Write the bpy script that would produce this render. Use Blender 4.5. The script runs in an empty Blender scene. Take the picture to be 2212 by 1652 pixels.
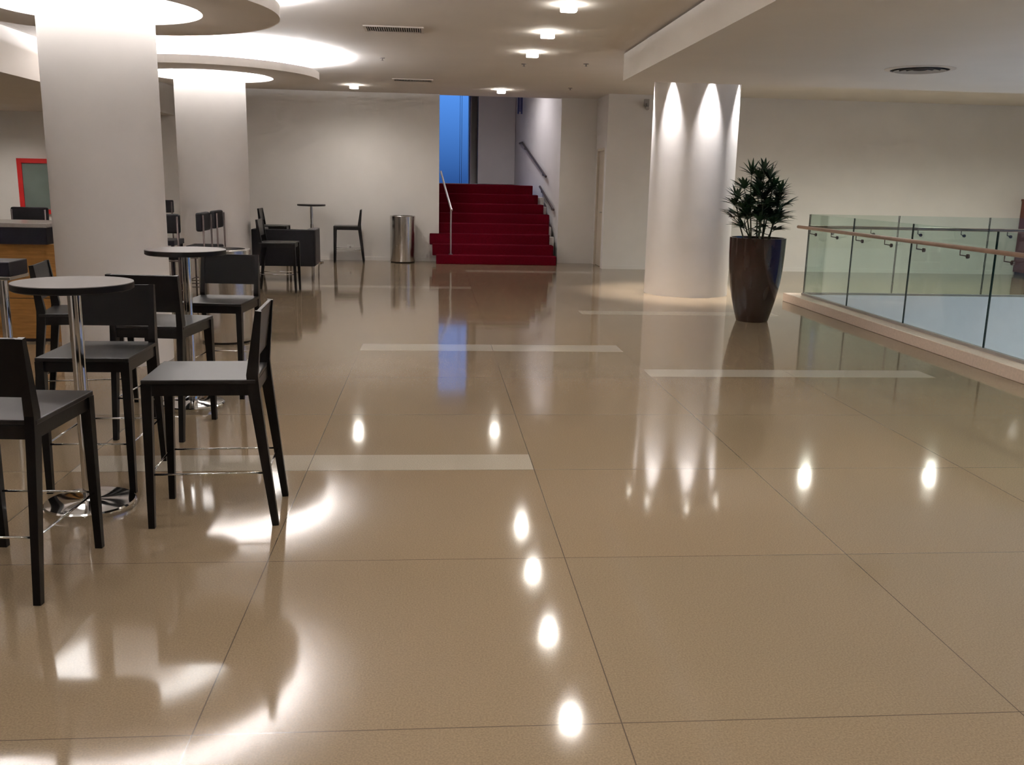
import bpy, bmesh, math, random
from math import sin, cos, pi, radians
from mathutils import Vector, Matrix, Euler

scene = bpy.context.scene
col = scene.collection
RND = random.Random(7)

# ------------------------------------------------------------------ materials
def new_mat(name):
    m = bpy.data.materials.new(name)
    m.use_nodes = True
    nt = m.node_tree
    return m, nt, nt.nodes['Principled BSDF']

def mat(name, color, rough=0.5, metal=0.0, var=0.0, vscale=8.0, bump=0.0, bscale=60.0, spec=0.5, trans=0.0,
        ior=1.45, emit=None, estr=0.0, sheen=0.0, coat=0.0, stretch=None):
    m, nt, b = new_mat(name)
    c = (*color, 1)
    b.inputs['Base Color'].default_value = c
    b.inputs['Roughness'].default_value = rough
    b.inputs['Metallic'].default_value = metal
    b.inputs['Specular IOR Level'].default_value = spec
    b.inputs['Transmission Weight'].default_value = trans
    b.inputs['IOR'].default_value = ior
    b.inputs['Sheen Weight'].default_value = sheen
    b.inputs['Coat Weight'].default_value = coat
    if emit:
        b.inputs['Emission Color'].default_value = (*emit, 1)
        b.inputs['Emission Strength'].default_value = estr
    tc = nt.nodes.new('ShaderNodeTexCoord')
    vec = tc.outputs['Object']
    if stretch:
        mp = nt.nodes.new('ShaderNodeMapping')
        mp.inputs['Scale'].default_value = stretch
        nt.links.new(vec, mp.inputs['Vector']); vec = mp.outputs['Vector']
    if var > 0:
        n = nt.nodes.new('ShaderNodeTexNoise')
        n.inputs['Scale'].default_value = vscale
        n.inputs['Detail'].default_value = 5
        nt.links.new(vec, n.inputs['Vector'])
        r = nt.nodes.new('ShaderNodeValToRGB')
        r.color_ramp.elements[0].position = 0.3
        r.color_ramp.elements[1].position = 0.7
        r.color_ramp.elements[0].color = (*[x * (1 - var) for x in color], 1)
        r.color_ramp.elements[1].color = (*[min(1, x * (1 + var)) for x in color], 1)
        nt.links.new(n.outputs['Fac'], r.inputs['Fac'])
        nt.links.new(r.outputs['Color'], b.inputs['Base Color'])
    if bump > 0:
        n2 = nt.nodes.new('ShaderNodeTexNoise')
        n2.inputs['Scale'].default_value = bscale
        n2.inputs['Detail'].default_value = 3
        nt.links.new(vec, n2.inputs['Vector'])
        bp = nt.nodes.new('ShaderNodeBump')
        bp.inputs['Strength'].default_value = bump
        bp.inputs['Distance'].default_value = 0.01
        nt.links.new(n2.outputs['Fac'], bp.inputs['Height'])
        nt.links.new(bp.outputs['Normal'], b.inputs['Normal'])
    return m

FX, FSX, FY, FSY = 0.574, 1.274, 2.48, 1.26      # slab grid of the floor

def floor_mat(name, ca, cb, rough):
    """polished stone slabs: speckle, slab to slab tint, joints, every slab laid a hair out of level"""
    m, nt, b = new_mat(name)
    N, L = nt.nodes, nt.links
    def math_(op, a, bb=None, c=None):
        n = N.new('ShaderNodeMath'); n.operation = op
        for i, v in enumerate((a, bb, c)):
            if v is None: continue
            if isinstance(v, (int, float)): n.inputs[i].default_value = v
            else: L.new(v, n.inputs[i])
        return n.outputs[0]
    g = N.new('ShaderNodeNewGeometry')
    s = N.new('ShaderNodeSeparateXYZ'); L.new(g.outputs['Position'], s.inputs[0])
    def axis(o, x0, st):
        t = math_('DIVIDE', math_('SUBTRACT', o, x0), st)
        idx = math_('FLOOR', t)
        fr = math_('FRACT', t)
        d = math_('MULTIPLY', math_('MINIMUM', fr, math_('SUBTRACT', 1.0, fr)), st)
        return idx, d
    ix, dx = axis(s.outputs['X'], FX, FSX)
    iy, dy = axis(s.outputs['Y'], FY, FSY)
    joint = math_('LESS_THAN', math_('MINIMUM', dx, dy), 0.0020)
    cb_ = N.new('ShaderNodeCombineXYZ'); L.new(ix, cb_.inputs[0]); L.new(iy, cb_.inputs[1])
    wn = N.new('ShaderNodeTexWhiteNoise'); wn.noise_dimensions = '2D'; L.new(cb_.outputs[0], wn.inputs['Vector'])
    n1 = N.new('ShaderNodeTexNoise'); n1.inputs['Scale'].default_value = 160; n1.inputs['Detail'].default_value = 4
    L.new(g.outputs['Position'], n1.inputs['Vector'])
    n2 = N.new('ShaderNodeTexNoise'); n2.inputs['Scale'].default_value = 1.1; n2.inputs['Detail'].default_value = 3
    L.new(g.outputs['Position'], n2.inputs['Vector'])
    mixf = math_('ADD', math_('MULTIPLY', wn.outputs['Value'], 0.55), math_('MULTIPLY', n2.outputs['Fac'], 0.45))
    mx = N.new('ShaderNodeMix'); mx.data_type = 'RGBA'
    L.new(mixf, mx.inputs['Factor']); mx.inputs['A'].default_value = (*ca, 1); mx.inputs['B'].default_value = (*cb, 1)
    sp = N.new('ShaderNodeValToRGB'); sp.color_ramp.elements[0].position = 0.32; sp.color_ramp.elements[1].position = 0.66
    sp.color_ramp.elements[0].color = (0.80, 0.80, 0.80, 1); sp.color_ramp.elements[1].color = (1.12, 1.12, 1.12, 1)
    L.new(n1.outputs['Fac'], sp.inputs['Fac'])
    mul = N.new('ShaderNodeMix'); mul.data_type = 'RGBA'; mul.blend_type = 'MULTIPLY'; mul.inputs['Factor'].default_value = 1
    L.new(mx.outputs['Result'], mul.inputs['A']); L.new(sp.outputs['Color'], mul.inputs['B'])
    jm = N.new('ShaderNodeMix'); jm.data_type = 'RGBA'
    L.new(joint, jm.inputs['Factor']); L.new(mul.outputs['Result'], jm.inputs['A']); jm.inputs['B'].default_value = (0.085, 0.065, 0.047, 1)
    L.new(jm.outputs['Result'], b.inputs['Base Color'])
    b.inputs['Roughness'].default_value = rough
    # slab tilt + gentle waviness
    sub = N.new('ShaderNodeVectorMath'); sub.operation = 'SUBTRACT'; L.new(wn.outputs['Color'], sub.inputs[0]); sub.inputs[1].default_value = (.5, .5, .5)
    ml = N.new('ShaderNodeVectorMath'); ml.operation = 'MULTIPLY'; L.new(sub.outputs[0], ml.inputs[0]); ml.inputs[1].default_value = (.0032, .0032, 0)
    ad = N.new('ShaderNodeVectorMath'); ad.operation = 'ADD'; L.new(g.outputs['Normal'], ad.inputs[0]); L.new(ml.outputs[0], ad.inputs[1])
    nn = N.new('ShaderNodeVectorMath'); nn.operation = 'NORMALIZE'; L.new(ad.outputs[0], nn.inputs[0])
    n3 = N.new('ShaderNodeTexNoise'); n3.inputs['Scale'].default_value = 2.2; n3.inputs['Detail'].default_value = 1
    L.new(g.outputs['Position'], n3.inputs['Vector'])
    bp = N.new('ShaderNodeBump'); bp.inputs['Strength'].default_value = 0.04; bp.inputs['Distance'].default_value = 0.02
    L.new(n3.outputs['Fac'], bp.inputs['Height']); L.new(nn.outputs[0], bp.inputs['Normal'])
    L.new(bp.outputs['Normal'], b.inputs['Normal'])
    b.inputs['Specular IOR Level'].default_value = 0.62
    return m

M = {}
M['floor'] = floor_mat('polished_beige_stone', (0.268, 0.192, 0.118), (0.240, 0.184, 0.120), 0.075)
M['band'] = floor_mat('pale_stone_inlay', (0.40, 0.345, 0.275), (0.39, 0.34, 0.27), 0.075)
M['wall'] = mat('matt_white_paint', (0.75, 0.72, 0.69), 0.75, var=0.025, vscale=2.0, bump=0.03, bscale=90)
M['ceiling'] = mat('ceiling_paint', (0.79, 0.745, 0.70), 0.85, var=0.02, vscale=1.5)
M['column'] = mat('column_plaster', (0.79, 0.75, 0.725), 0.55, var=0.02, vscale=3, bump=0.05, bscale=25)
M['kerb'] = mat('pink_beige_stone', (0.74, 0.60, 0.50), 0.25, var=0.06, vscale=40)
M['void'] = mat('white_fascia', (0.80, 0.785, 0.795), 0.7, var=0.02)
M['wood'] = mat('black_stained_wood', (0.005, 0.0042, 0.0042), 0.28, spec=0.2, var=0.25, vscale=6, stretch=(1, 6, 1), bump=0.04, bscale=40)
M['seat'] = mat('black_stained_seat', (0.010, 0.009, 0.009), 0.36, spec=0.3, var=0.2, vscale=8, stretch=(6, 1, 1))
M['chrome'] = mat('polished_chrome', (0.80, 0.80, 0.80), 0.08, metal=1.0, var=0.02, vscale=3)
M['steel'] = mat('brushed_steel', (0.62, 0.60, 0.58), 0.22, metal=1.0, var=0.06, vscale=14, stretch=(8, 8, 0.2))
M['laminate'] = mat('grey_laminate', (0.20, 0.185, 0.18), 0.30, var=0.05, vscale=20)
M['edge'] = mat('dark_table_edge', (0.006, 0.005, 0.005), 0.4, spec=0.15, var=0.1)
M['leather'] = mat('black_leather', (0.006, 0.005, 0.006), 0.6, spec=0.12, var=0.2, vscale=30, bump=0.15, bscale=180)
M['litside'] = mat('lit_side_black_leather', (0.055, 0.048, 0.050), 0.6, var=0.2, vscale=40, bump=0.1, bscale=200)  # black leather painted paler for the light on the armchair's side
M['barwood'] = mat('honey_brown_veneer', (0.34, 0.165, 0.045), 0.35, var=0.25, vscale=5, stretch=(1, 1, 9))
M['bartop'] = mat('bar_top_stone', (0.30, 0.27, 0.25), 0.18, var=0.08, vscale=30)
M['blackpanel'] = mat('black_panel', (0.007, 0.006, 0.009), 0.4, spec=0.2, var=0.1)
M['carpet'] = mat('crimson_carpet', (0.075, 0.0014, 0.0062), 0.95, var=0.22, vscale=60, bump=0.5, bscale=300, spec=0.05)
M['red'] = mat('red_enamel', (0.62, 0.03, 0.03), 0.35, var=0.05)
M['greyglass'] = mat('grey_green_glass', (0.17, 0.21, 0.19), 0.12, var=0.12, vscale=2)
M['door'] = mat('painted_door', (0.66, 0.58, 0.48), 0.5, var=0.03)
M['dark'] = mat('dark_gap', (0.03, 0.027, 0.024), 0.8, var=0.1)
M['sign'] = mat('navy_enamel', (0.015, 0.02, 0.11), 0.4, var=0.1)
M['signband'] = mat('grey_blue_enamel', (0.10, 0.10, 0.22), 0.4, var=0.1)
M['pot'] = mat('dark_brown_glaze', (0.024, 0.012, 0.009), 0.16, var=0.35, vscale=5, stretch=(1, 1, 0.25), coat=0.3)
M['soil'] = mat('potting_soil', (0.03, 0.02, 0.013), 0.95, var=0.4, vscale=60, bump=0.6, bscale=80)
M['leaf'] = mat('palm_leaf', (0.020, 0.052, 0.024), 0.4, var=0.45, vscale=4)
M['cane'] = mat('palm_cane', (0.035, 0.040, 0.018), 0.7, var=0.3, vscale=30)
M['handrail'] = mat('bronze_wood_rail', (0.32, 0.205, 0.15), 0.35, var=0.1, vscale=10)
M['railsteel'] = mat('satin_steel', (0.55, 0.53, 0.52), 0.3, metal=1.0, var=0.05)
M['raildark'] = mat('dark_bronze_rail', (0.10, 0.075, 0.07), 0.4, metal=0.6, var=0.1)
M['grille'] = mat('painted_grille', (0.62, 0.56, 0.50), 0.5, var=0.03)
M['white'] = mat('white_plastic', (0.80, 0.78, 0.75), 0.4, var=0.02)
M['greyplastic'] = mat('grey_plastic', (0.33, 0.30, 0.28), 0.5, var=0.03)
M['mahogany'] = mat('dark_red_wood', (0.16, 0.05, 0.035), 0.35, var=0.25, vscale=6, stretch=(6, 6, 1))
M['lens'] = mat('lit_lens', (1, 1, 1), 0.4, emit=(1.0, 0.95, 0.86), estr=28.0, var=0.01)
M['opal'] = mat('lit_opal_panel', (1, 1, 1), 0.5, emit=(1.0, 0.975, 0.95), estr=5.0, var=0.01)
M['cove'] = mat('lit_cove_strip', (1, 1, 1), 0.5, emit=(0.97, 0.965, 1.0), estr=400.0, var=0.01)

def glass_mat():
    """clear architectural glass with a green cast, light passes straight through it"""
    m = bpy.data.materials.new('green_edge_glass'); m.use_nodes = True
    nt = m.node_tree; N, L = nt.nodes, nt.links
    N.remove(N['Principled BSDF'])
    out = N['Material Output']
    tr = N.new('ShaderNodeBsdfTransparent'); gl = N.new('ShaderNodeBsdfGlossy'); gl.inputs['Roughness'].default_value = 0.02
    n = N.new('ShaderNodeTexNoise'); n.inputs['Scale'].default_value = 1.5
    r = N.new('ShaderNodeValToRGB')
    r.color_ramp.elements[0].color = (0.885, 0.935, 0.910, 1); r.color_ramp.elements[1].color = (0.905, 0.95, 0.925, 1)
    L.new(n.outputs['Fac'], r.inputs['Fac']); L.new(r.outputs['Color'], tr.inputs['Color'])
    lw = N.new('ShaderNodeLayerWeight'); lw.inputs['Blend'].default_value = 0.5
    pw = N.new('ShaderNodeMath'); pw.operation = 'POWER'; L.new(lw.outputs['Facing'], pw.inputs[0]); pw.inputs[1].default_value = 5.0
    fr = N.new('ShaderNodeMath'); fr.operation = 'MULTIPLY_ADD'; L.new(pw.outputs[0], fr.inputs[0]); fr.inputs[1].default_value = 0.9; fr.inputs[2].default_value = 0.045
    mx = N.new('ShaderNodeMixShader'); L.new(fr.outputs[0], mx.inputs[0]); L.new(tr.outputs[0], mx.inputs[1]); L.new(gl.outputs[0], mx.inputs[2])
    L.new(mx.outputs[0], out.inputs['Surface'])
    return m
M['glass'] = glass_mat()
def pane_mat():
    m = bpy.data.materials.new('clear_pane'); m.use_nodes = True; nt = m.node_tree
    nt.nodes.remove(nt.nodes['Principled BSDF']); tr = nt.nodes.new('ShaderNodeBsdfTransparent'); tr.inputs['Color'].default_value = (0.93, 0.96, 0.97, 1)
    nt.links.new(tr.outputs[0], nt.nodes['Material Output'].inputs['Surface']); return m
M['pane'] = pane_mat()
M['glassedge'] = mat('dark_glass_edge', (0.010, 0.028, 0.026), 0.15, var=0.1)

# ------------------------------------------------------------------ mesh helpers
class MB:
    """collects solids; build() links them as ONE mesh object"""
    def __init__(self): self.bm = bmesh.new(); self.mi = 0
    def _merge(self, t, mtx=None):
        if mtx is not None: bmesh.ops.transform(t, matrix=mtx, verts=t.verts)
        for f in t.faces: f.material_index = self.mi
        me = bpy.data.meshes.new('tmp'); t.to_mesh(me); t.free()
        self.bm.from_mesh(me); bpy.data.meshes.remove(me)
    def box(self, x0, x1, y0, y1, z0, z1, bev=0.0, seg=2, rot=None):
        t = bmesh.new(); bmesh.ops.create_cube(t, size=1)
        bmesh.ops.scale(t, vec=(x1 - x0, y1 - y0, z1 - z0), verts=t.verts)
        if bev > 0: bmesh.ops.bevel(t, geom=t.edges[:], offset=bev, segments=seg, affect='EDGES', profile=0.5)
        mt = Matrix.Translation(((x0 + x1) / 2, (y0 + y1) / 2, (z0 + z1) / 2))
        if rot: mt = mt @ Euler(rot).to_matrix().to_4x4()
        self._merge(t, mt); return self
    def bar(self, p, q, w0, d0, w1, d1, up=(0, 1, 0), bev=0.004):
        """a tapering square bar from p to q"""
        p, q = Vector(p), Vector(q); z = (q - p).normalized(); u = Vector(up)
        x = u.cross(z).normalized(); y = z.cross(x)
        t = bmesh.new(); vs = []
        for c, w, d in ((p, w0, d0), (q, w1, d1)):
            for sx, sy in ((-1, -1), (1, -1), (1, 1), (-1, 1)): vs.append(t.verts.new(c + x * sx * w / 2 + y * sy * d / 2))
        t.faces.new(vs[0:4][::-1]); t.faces.new(vs[4:8])
        for i in range(4): t.faces.new((vs[i], vs[(i + 1) % 4], vs[4 + (i + 1) % 4], vs[4 + i]))
        if bev: bmesh.ops.bevel(t, geom=t.edges[:], offset=bev, segments=1, affect='EDGES')
        self._merge(t); return self
    def poly_bar(self, pts, sizes, up=(1, 0, 0)):
        """a square-section member through several points, sizes = (width, depth) at each"""
        t = bmesh.new(); rings = []
        u = Vector(up)
        P = [Vector(p) for p in pts]
        for i, c in enumerate(P):
            d = (P[min(i + 1, len(P) - 1)] - P[max(i - 1, 0)]).normalized()
            x = u - d * u.dot(d); x.normalize(); y = d.cross(x)
            w, dd = sizes[i]
            rings.append([t.verts.new(c + x * sx * w / 2 + y * sy * dd / 2) for sx, sy in ((-1, -1), (1, -1), (1, 1), (-1, 1))])
        for a, b in zip(rings, rings[1:]):
            for i in range(4): t.faces.new((a[i], a[(i + 1) % 4], b[(i + 1) % 4], b[i]))
        t.faces.new(rings[0][::-1]); t.faces.new(rings[-1])
        bmesh.ops.recalc_face_normals(t, faces=t.faces[:])
        self._merge(t); return self
    def lathe(self, prof, n=48, c=(0, 0, 0), caps=True, smooth=True):
        t = bmesh.new(); rings = []
        for r, z in prof:
            rings.append([t.verts.new((c[0] + r * cos(2 * pi * i / n), c[1] + r * sin(2 * pi * i / n), c[2] + z)) for i in range(n)])
        for a, b in zip(rings, rings[1:]):
            for i in range(n):
                f = t.faces.new((a[i], a[(i + 1) % n], b[(i + 1) % n], b[i])); f.smooth = smooth
        if caps:
            t.faces.new(rings[0][::-1]); t.faces.new(rings[-1])
        bmesh.ops.recalc_face_normals(t, faces=t.faces[:])
        self._merge(t); return self
    def annulus(self, prof, n=96, c=(0, 0, 0)):
        """closed section (r, z) swept round"""
        self_prof = list(prof) + [prof[0]]
        t = bmesh.new(); k = len(prof)
        rings = [[t.verts.new((c[0] + r * cos(2 * pi * i / n), c[1] + r * sin(2 * pi * i / n), c[2] + z)) for i in range(n)] for r, z in prof]
        for j in range(k):
            a, b = rings[j], rings[(j + 1) % k]
            for i in range(n): t.faces.new((a[i], a[(i + 1) % n], b[(i + 1) % n], b[i]))
        bmesh.ops.recalc_face_normals(t, faces=t.faces[:])
        self._merge(t); return self
    def tube(self, pts, r, n=10, r1=None):
        P = [Vector(p) for p in pts]; t = bmesh.new(); rings = []
        prev = None
        for i, c in enumerate(P):
            d = (P[min(i + 1, len(P) - 1)] - P[max(i - 1, 0)]).normalized()
            x = (prev - d * prev.dot(d)) if prev is not None else d.orthogonal()
            x.normalize(); prev = x; y = d.cross(x)
            rr = r if r1 is None else r + (r1 - r) * i / (len(P) - 1)
            rings.append([t.verts.new(c + x * rr * cos(2 * pi * k / n) + y * rr * sin(2 * pi * k / n)) for k in range(n)])
        for a, b in zip(rings, rings[1:]):
            for k in range(n):
                f = t.faces.new((a[k], a[(k + 1) % n], b[(k + 1) % n], b[k])); f.smooth = True
        t.faces.new(rings[0][::-1]); t.faces.new(rings[-1])
        bmesh.ops.recalc_face_normals(t, faces=t.faces[:])
        self._merge(t); return self
    def rsquare(self, w, z0, z1, rad, hole=None, seg=6, c=(0, 0)):
        """rounded square slab, optionally a frame round a smaller rounded square"""
        def loop(w_, r_):
            o = []
            for qx, qy, a0 in ((1, 1, 0), (-1, 1, 90), (-1, -1, 180), (1, -1, 270)):
                for k in range(seg + 1):
                    a = radians(a0 + 90 * k / seg)
                    o.append((c[0] + qx * (w_ / 2 - r_) + r_ * cos(a), c[1] + qy * (w_ / 2 - r_) + r_ * sin(a)))
            return o
        t = bmesh.new(); A = loop(w, rad); n = len(A)
        lo = [t.verts.new((x, y, z0)) for x, y in A]; hi = [t.verts.new((x, y, z1)) for x, y in A]
        for i in range(n): t.faces.new((lo[i], lo[(i + 1) % n], hi[(i + 1) % n], hi[i]))
        if hole:
            B = loop(hole, max(0.004, rad * hole / w))
            l2 = [t.verts.new((x, y, z0)) for x, y in B]; h2 = [t.verts.new((x, y, z1)) for x, y in B]
            for i in range(n):
                j = (i + 1) % n
                t.faces.new((l2[j], l2[i], h2[i], h2[j])); t.faces.new((lo[j], lo[i], l2[i], l2[j])); t.faces.new((hi[i], hi[j], h2[j], h2[i]))
        else:
            t.faces.new(lo[::-1]); t.faces.new(hi)
        bmesh.ops.recalc_face_normals(t, faces=t.faces[:])
        self._merge(t); return self
    def build(self, name, m, parent=None):
        for e in self.bm.edges:
            if len(e.link_faces) == 2 and e.calc_face_angle(0) > radians(32): e.smooth = False
        me = bpy.data.meshes.new(name); self.bm.to_mesh(me); self.bm.free()
        for mm in (m if isinstance(m, (list, tuple)) else [m]): me.materials.append(mm)
        o = bpy.data.objects.new(name, me); col.objects.link(o)
        if parent is not None: o.parent = parent
        return o

def tag(o, label=None, cat=None, group=None, kind=None):
    if label: o['label'] = label
    if cat: o['category'] = cat
    if group: o['group'] = group
    if kind: o['kind'] = kind
    return o

def thing(name, label, cat, loc=(0, 0, 0), rz=0.0, group=None):
    o = bpy.data.objects.new(name, None); col.objects.link(o)
    o.empty_display_size = 0.1
    o.location = loc; o.rotation_euler = (0, 0, rz)
    return tag(o, label, cat, group)

def struct(o, label, cat): return tag(o, label, cat, kind='structure')

def dup(root, loc, rz, label, group=None):
    def cp(o, parent):
        c = o.copy(); col.objects.link(c)
        if parent is not None: c.parent = parent
        for ch in o.children: cp(ch, c)
        return c
    r = cp(root, None)
    r.location = loc; r.rotation_euler = (0, 0, rz); r['label'] = label
    if group: r['group'] = group
    return r

# ------------------------------------------------------------------ the room
CZ = 3.23          # main ceiling
YB = 18.75         # far wall
XL, XR, YN = -12.0, 13.0, -7.0
VX, VY0, VY1 = 5.25, 0.6, 12.70      # opening in the floor behind the glass balustrade

bands = [(-0.70, 1.848, 8.74, 9.10), (-1.974, 0.574, 5.00, 5.30), (1.848, 4.396, 7.58, 7.89), (1.848, 4.396, 11.34, 11.66),
         (-1.974, 0.574, 13.95, 14.25), (0.574, 3.122, 16.62, 17.0)]
xs = sorted({XL, XR, VX} | {b[0] for b in bands} | {b[1] for b in bands})
ys = sorted({YN, 20.0, VY0, VY1} | {b[2] for b in bands} | {b[3] for b in bands})
bm = bmesh.new(); V = {}
def fv(x, y):
    if (x, y) not in V: V[(x, y)] = bm.verts.new((x, y, 0))
    return V[(x, y)]
for i in range(len(xs) - 1):
    for j in range(len(ys) - 1):
        cx, cy = (xs[i] + xs[i + 1]) / 2, (ys[j] + ys[j + 1]) / 2
        if cx > VX and VY0 < cy < VY1: continue
        f = bm.faces.new((fv(xs[i], ys[j]), fv(xs[i + 1], ys[j]), fv(xs[i + 1], ys[j + 1]), fv(xs[i], ys[j + 1])))
        f.material_index = 1 if any(b[0] < cx < b[1] and b[2] < cy < b[3] for b in bands) else 0
me = bpy.data.meshes.new('floor'); bm.to_mesh(me); bm.free()
me.materials.append(M['floor']); me.materials.append(M['band'])
fl = bpy.data.objects.new('floor', me); col.objects.link(fl)
struct(fl, 'polished beige stone floor with pale inlaid bands', 'floor')

# shaft of the opening and the storey below
b = MB()
b.box(VX + 0.06, XR, VY1, VY1 + 0.035, -4.2, 0.117); b.box(VX, XR, VY1 + 0.035, VY1 + 0.2, -4.2, -0.002)
b.box(VX - 0.2, VX, VY0, VY1 + 0.2, -4.2, -0.002)
b.box(VX, XR, VY0 - 0.2, VY0, -4.2, -0.002)
struct(b.build('wall_lower', M['void']), 'white walls of the floor opening below the glass balustrade', 'wall')
b = MB().box(VX, XR, VY0, VY1, -4.3, -4.2)
struct(b.build('floor_lower', M['void']), 'floor of the storey seen down the opening', 'floor')

b = MB().box(XL, XR, YN, YB + 0.02, CZ, CZ + 0.25)
struct(b.build('ceiling', M['ceiling']), 'flat warm white ceiling of the foyer', 'ceiling')
SX, SY, SZ = 2.385, 12.1, 2.88
b = MB().box(SX, XR, YN, SY, SZ, CZ - 0.025); b.box(SX + 0.05, XR, YN, SY - 0.05, CZ - 0.03, CZ)
struct(b.build('ceiling_dropped', M['ceiling']), 'dropped ceiling panel over the balustrade side', 'ceiling')
b = MB().box(XL, -4.94, YN, YB, 2.70, CZ)
struct(b.build('ceiling_bulkhead', M['ceiling']), 'lowered ceiling over the bar at the far left', 'ceiling')

b = MB().box(XL, 0.10, YB, YB + 0.18, 0, 4.3); b.box(0.10, 2.50, YB, YB + 0.18, CZ + 0.0, 4.3)
struct(b.build('wall_back', M['wall']), 'white far wall left of the red stairs', 'wall')
b = MB().box(2.50, 3.25, YB, YB + 0.18, 0, 4.3)
struct(b.build('wall_pier', M['wall']), 'white wall strip between stairs and the side door', 'wall')
b = MB().box(3.22, XR, 17.6, 17.8, 0, CZ)
struct(b.build('wall_right', M['wall']), 'white wall behind the round column and balustrade', 'wall')
# return with the side door
b = MB().box(3.22, 3.40, 18.62, YB, 0, CZ); b.box(3.22, 3.40, 17.8, 18.62, 2.27, CZ)
struct(b.build('wall_return', M['wall']), 'short return wall holding the side door', 'wall')
d1 = MB().box(3.255, 3.30, 17.86, 18.528, 0.005, 2.22, 0.004).build('door_1', M['door'])
struct(d1, 'cream flush door in the return beside the stairs', 'door')
b = MB(); b.box(3.225, 3.34, 18.56, 18.618, 0, 2.27); b.box(3.225, 3.34, 17.802, 17.86, 0, 2.27); b.box(3.225, 3.34, 17.86, 18.56, 2.22, 2.268)
b.build('door_frame', M['door'], d1)
b = MB().box(3.262, 3.32, 18.535, 18.562, 0, 2.22); b.build('door_gap', M['dark'], d1)
b = MB(); b.tube([(3.255, 17.95, 1.06), (3.215, 17.95, 1.06), (3.215, 18.07, 1.06)], 0.009); b.box(3.248, 3.256, 17.92, 17.98, 1.0, 1.12, 0.002)
b.build('handle', M['railsteel'], d1)
# walls out of the picture close the room; two of them carry windows
b = MB().box(XL - 0.2, XL, YN, YB, 0, CZ)
struct(b.build('wall_left', M['wall']), 'white wall closing the foyer on the left', 'wall')
b = MB(); b.box(XL, -8, YN - 0.2, YN, 0, CZ); b.box(-8, XR, YN - 0.2, YN, 0, CZ)
struct(b.build('wall_near', M['wall']), 'white wall closing the foyer behind the viewer', 'wall')
b = MB(); b.box(XR, XR + 0.2, 11, 17.8, -4.2, CZ); b.box(XR, XR + 0.2, YN, 0, -4.2, CZ); b.box(XR, XR + 0.2, 0, 11, -4.2, -2.2); b.box(XR, XR + 0.2, 0, 11, 2.85, CZ)
struct(b.build('wall_far_right', M['wall']), 'white wall beyond the opening with a tall window', 'wall')
# baseboard hints
b = MB().box(3.22, XR, 17.588, 17.6, 0, 0.07); struct(b.build('baseboard_right', M['wall']), 'low white baseboard along the right wall', 'baseboard')
b = MB().box(XL, 0.02, YB - 0.012, YB, 0, 0.07); struct(b.build('baseboard_back', M['wall']), 'low white baseboard along the far wall', 'baseboard')

# dark red cabinet at the right edge
t = thing('cabinet', 'dark red wooden cabinet against the wall, cut by the right edge', 'cabinet', (12.0, 17.585, 0))
MB().box(-0.48, 0.48, -0.40, 0.0, 0.06, 1.44, 0.004).build('body', M['mahogany'], t)
MB().box(-0.50, 0.50, -0.42, 0.0, 1.44, 1.48, 0.004).build('top', M['mahogany'], t)
MB().box(-0.45, 0.45, -0.37, -0.02, 0.0, 0.06).build('plinth', M['dark'], t)
for s_ in (-1, 1):
    d_ = MB().box(min(s_ * 0.005, s_ * 0.465), max(s_ * 0.005, s_ * 0.465), -0.42, -0.401, 0.08, 1.42, 0.003).build('door', M['mahogany'], t)
    MB().tube([(s_ * 0.05, -0.445, 0.70), (s_ * 0.05, -0.445, 0.86)], 0.006, 8).build('handle', M['railsteel'], d_)

# red framed window behind the bar
w1 = MB(); X0, X1, Z0, Z1 = -7.90, -6.75, 0.80, 1.835
w1.box(X0, X1, YB - 0.05, YB, Z1 - 0.085, Z1); w1.box(X0, X1, YB - 0.05, YB, Z0, Z0 + 0.085)
w1.box(X0, X0 + 0.085, YB - 0.05, YB, Z0 + 0.085, Z1 - 0.085); w1.box(X1 - 0.085, X1, YB - 0.05, YB, Z0 + 0.085, Z1 - 0.085)
w1 = w1.build('window_1', M['red']); struct(w1, 'red framed window in the far wall behind the bar', 'window')
MB().box(X0 + 0.085, X1 - 0.085, YB - 0.025, YB - 0.012, Z0 + 0.085, Z1 - 0.085).build('pane', M['greyglass'], w1)

# stairwell
LZ = 1.53; YS = 24.0
b = MB().box(-0.08, 0.10, YB + 0.18, YS, 0, 4.3)
struct(b.build('wall_stair_left', M['wall']), 'left side wall of the stairwell', 'wall')
b = MB()
pts = [(2.50, YB + 0.18), (2.03, YS), (2.25, YS), (2.72, YB + 0.18)]
t = bmesh.new(); lo = [t.verts.new((x, y, 0)) for x, y in pts]; hi = [t.verts.new((x, y, 4.3)) for x, y in pts]
t.faces.new(lo); t.faces.new(hi)
for i in range(4): t.faces.new((lo[i], lo[(i + 1) % 4], hi[(i + 1) % 4], hi[i]))
bmesh.ops.recalc_face_normals(t, faces=t.faces[:]); b._merge(t)
struct(b.build('wall_stair_right', M['wall']), 'pale right side wall of the stairwell', 'wall')
b = MB(); b.box(1.10, 2.25, YS, YS + 0.15, 0, 4.3); b.box(-0.08, 1.10, YS, YS + 0.15, 0, LZ); b.box(-0.08, 0.90, YS, YS + 0.15, 4.0, 4.3)
b.box(0.88, 1.30, YS + 0.75, YS + 0.9, LZ - 0.2, 4.3); b.box(0.90, 0.93, YS + 0.10, YS + 0.75, LZ - 0.2, 4.3); b.box(1.10, 1.25, YS + 0.15, YS + 0.75, LZ - 0.2, 4.3); b.box(0.90, 1.10, YS + 0.15, YS + 0.75, LZ - 0.2, LZ)
b.box(1.10, 2.03, YS - 0.12, YS, LZ, 4.3)
struct(b.build('wall_stair_back', M['wall']), 'wall at the head of the red stairs beside the blue window', 'wall')
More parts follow.
